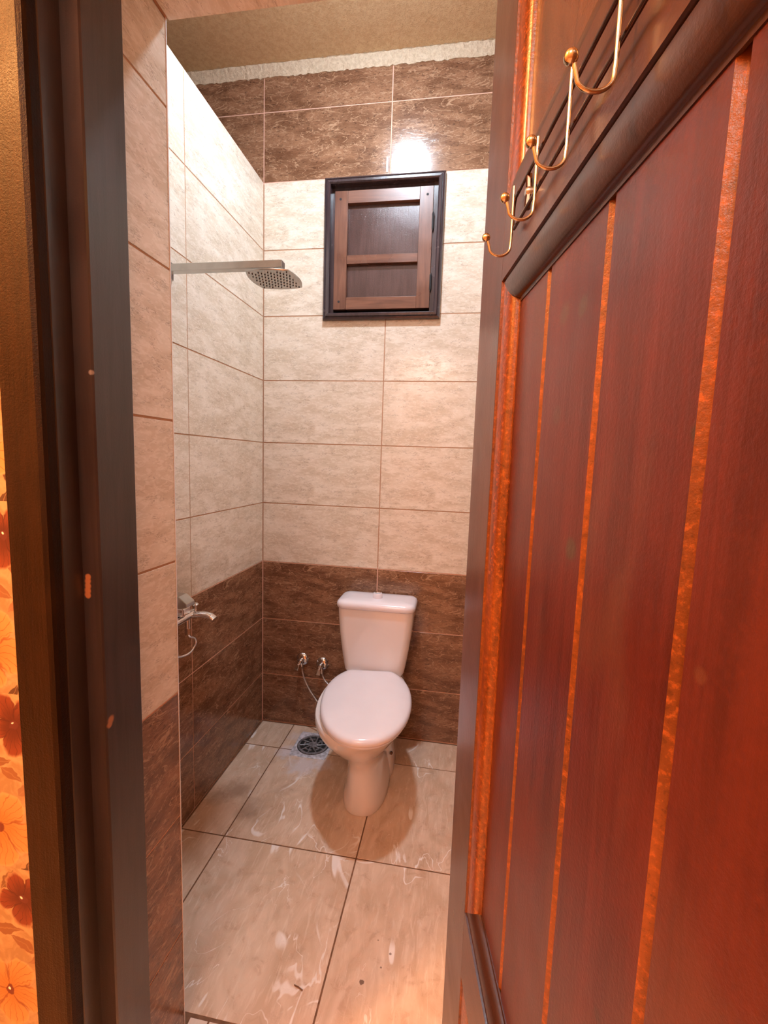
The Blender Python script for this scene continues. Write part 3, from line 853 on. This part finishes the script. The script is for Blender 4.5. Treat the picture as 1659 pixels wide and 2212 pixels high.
# ------------------------------------------------------------------ angle valves with their hoses
def valve(x, z, label, hose_pts, tilt, key):
    v = empty('angle_valve', (x, 0, z), label=label, cat='valve', group=None)
    bm = BM(); lathe(bm, [(0, -.001), (.032, -.001), (.033, -.004), (.030, -.009), (.022, -.014), (.013, -.016), (0, -.016)], 28, 'y'); obj('rosette', bm, M['chrome'], v, smooth=True)
    bm = BM(); lathe(bm, [(0, -.011), (.010, -.011), (.010, -.022), (.0125, -.024), (.0125, -.040), (.009, -.044), (.009, -.052), (0, -.052)], 18, 'y'); obj('body', bm, M['chrome'], v, smooth=True)
    bm = BM(); tube(bm, [(.002, -.032, -.008), (.006, -.032, -.026)], .0075, 12); tube(bm, [(.006, -.032, -.024), (.008, -.032, -.038)], .0092, 6); obj('outlet', bm, M['chrome'], v, smooth=True)
    bm = BM()
    lathe(bm, [(0, -.050), (.007, -.050), (.008, -.056), (.006, -.062), (0, -.063)], 14, 'y')
    c, s = cos(tilt), sin(tilt)
    q = [(-.006, -.004), (.006, -.004), (.011, -.034), (-.011, -.034)]
    loft(bm, [[(a * c - b * s, yy, a * s + b * c) for a, b in q] for yy in (-.066, -.058)])
    obj('lever', bm, M['chrome'], v, smooth=False, bevel=.002)
    h = BM(); tube(h, spline([tuple(p) for p in hose_pts], 10), .0042, 10)
    o = obj('hose', h, M['hose'], v, smooth=True); o.location = (-x, 0, -z); 
    return v
valve(.220, .366, 'chrome angle valve farther from the toilet, long steel hose dropping right',
      [(.228, -.032, .330), (.232, -.034, .305), (.250, -.040, .262), (.290, -.055, .210), (.350, -.075, .165), (.42, -.085, .19), (.470, -.085, .28), (.500, -.085, .355)], radians(-25), 0)
valve(.326, .352, 'chrome angle valve nearer the toilet, short hose running behind the bowl',
      [(.334, -.032, .318), (.338, -.034, .300), (.355, -.042, .278), (.390, -.055, .262), (.430, -.070, .275), (.470, -.08, .32)], radians(-8), 1)

# ------------------------------------------------------------------ bath mixer on the left wall
mx = empty('mixer_tap', (0, -.785, .832), label='chrome bath mixer tap with lever on the brown left wall', cat='tap')
def mpart(name, bm, mat, parent=mx, **k):
    o = obj(name, bm, mat, **k); o.parent = parent; return o
bm = BM(); tube(bm, [(.050, -.085, 0), (.050, .075, 0)], .0155, 20); mpart('body', bm, M['chrome'], smooth=True)
bm = BM()
for y in (-.075, .060):
    bm = BM(); tube(bm, [(.001, y, 0), (.045, y, 0)], .010, 14); lathe(bm, [(0, .0005), (.030, .0005), (.030, .004), (.018, .014), (0, .014)], 24, 'x', (0, y, 0))
    mpart('wall_union', bm, M['chrome'], smooth=True)
bm = BM(); box(bm, .030, .074, -.020, .026, .018, .046)
mpart('cartridge_housing', bm, M['chrome'], bevel=.004)
bm = BM()
pr = [(.024, .046), (.070, .046), (.090, .052), (.088, .066), (.060, .088), (.024, .090)]
loft(bm, [[(u, -.024, v) for u, v in pr], [(u, .026, v) for u, v in pr]])
mpart('lever', bm, M['satin'], bevel=.003)
bm = BM()
sp = spline([(.045, .062, -.004), (.075, .066, .000), (.100, .070, .000), (.122, .074, -.006), (.133, .076, -.018)], 6)
rg = []
for i, (p, a, b) in enumerate(frames(sp)):
    w = .019 - .004 * sin(i / len(sp) * pi)
    rg.append([p + Vector((0, w * cos(q), 0)) + (Vector((0, 0, 1)) if i < len(sp) - 3 else Vector((.5, 0, .85))) * .0105 * sin(q) for q in [2 * pi * k / 18 for k in range(18)]])
loft(bm, rg); mpart('spout', bm, M['chrome'], smooth=True)
bm = BM(); tube(bm, [(.062, .072, .012), (.062, .072, .030)], .004, 10); lathe(bm, [(0, .030), (.010, .030), (.012, .034), (.009, .038), (0, .039)], 16, c=(.062, .072, 0)); mpart('diverter_knob', bm, M['chrome'], smooth=True)
bm = BM(); tube(bm, [(.050, .042, -.012), (.050, .042, -.050)], .0085, 12); tube(bm, [(.050, .042, -.045), (.050, .042, -.066)], .0105, 6); mpart('outlet', bm, M['chrome'], smooth=True)
bm = BM(); tube(bm, spline([(.050, .042, -.062), (.052, .050, -.078), (.054, .078, -.094), (.052, .086, -.118), (.046, .062, -.142), (.040, .020, -.140), (.036, -.03, -.122), (.034, -.085, -.105)], 8), .0042, 10)
mpart('hose', bm, M['chrome'], smooth=True)

# ------------------------------------------------------------------ rain shower
sh = empty('rain_shower', (0, -.75, 1.985), label='square rain shower head on a long flat arm from the left wall', cat='shower')
bm = BM(); box(bm, .0005, .3965, -.014, .014, -.0095, .0125); obj('arm', bm, M['satin'], sh, bevel=.001)
bm = BM(); box(bm, .0003, .008, -.028, .028, -.026, .030); obj('wall_plate', bm, M['satin'], sh, bevel=.002)
bm = BM(); lathe(bm, [(0, -.0095), (.013, -.0095), (.014, -.012), (.014, -.019), (.0, -.019)], 20, c=(.362, 0, 0)); obj('joint', bm, M['chrome'], sh, smooth=True)
# bowed square head
def bow(h, b, n=10):
    pts = []
    for q in range(4):
        a = q * pi / 2
        for k in range(n):
            t = -1 + 2 * k / n
            u, v = h * (1 - 0) + b * (1 - t * t), t * h
            pts.append((u * cos(a) - v * sin(a), u * sin(a) + v * cos(a)))
    return pts
head = empty('head', (.355, .035, -.0255)); head.parent = sh; head.rotation_euler = (0, 0, radians(1.5))
HB = .068
bm = BM(); loft(bm, [[(x, y, z) for x, y in bow(h, .013)] for h, z in ((HB - .001, -.003), (HB, -.0015), (HB, .001), (HB - .003, .0028), (.030, .0045))])
obj('face_plate', bm, M['satin'], head, smooth=True)
bm = BM()
for i in range(9):
    for j in range(9):
        u = (i - 4) * .0150; v = (j - 4) * .0150
        if (i + j) % 2: continue
        lathe(bm, [(0, -.0055), (.0016, -.0055), (.0024, -.0028), (0, -.0028)], 8, c=(u, v, 0))
for i in range(8):
    for j in range(8):
        if (i + j) % 2: continue
        u = (i - 3.5) * .0150; v = (j - 3.5) * .0150
        lathe(bm, [(0, -.0055), (.0016, -.0055), (.0024, -.0028), (0, -.0028)], 8, c=(u, v, 0))
o = obj('nozzles', bm, M['nozzle'], head); o['kind'] = 'stuff'

# ------------------------------------------------------------------ ceiling light of the bathroom
cl = empty('ceiling_light', (.60, -.715, ZC), label='round white ceiling light of the bathroom, seen only as a reflection', cat='light')
bm = BM(); lathe(bm, [(0, 0), (.080, 0), (.084, -.010), (.078, -.022), (.0, -.022)], 36); obj('base', bm, M['trim'], cl, smooth=True)
t = NT('lit_diffuser'); t.b.inputs['Base Color'].default_value = (.9, .9, .9, 1)
t.b.inputs['Emission Color'].default_value = WHITE_LAMP + (1,); t.b.inputs['Emission Strength'].default_value = WHITE_STRENGTH
bm = BM(); lathe(bm, [(0, -.0222), (.063, -.0222), (.062, -.030), (.054, -.037), (.036, -.042), (.018, -.045), (0, -.046)], 36); obj('diffuser', bm, t.m, cl, smooth=True)

# ------------------------------------------------------------------ twig on the floor
bm = BM(); tube(bm, [(-.012, .004, .002), (0, .001, .0022), (.014, -.004, .0018)], .0014, 6)
tw = obj('twig', bm, M['grout_floor'], loc=(.612, -1.150, 0)); tag(tw, 'tiny brown twig lying on the floor tile before the toilet', 'twig')
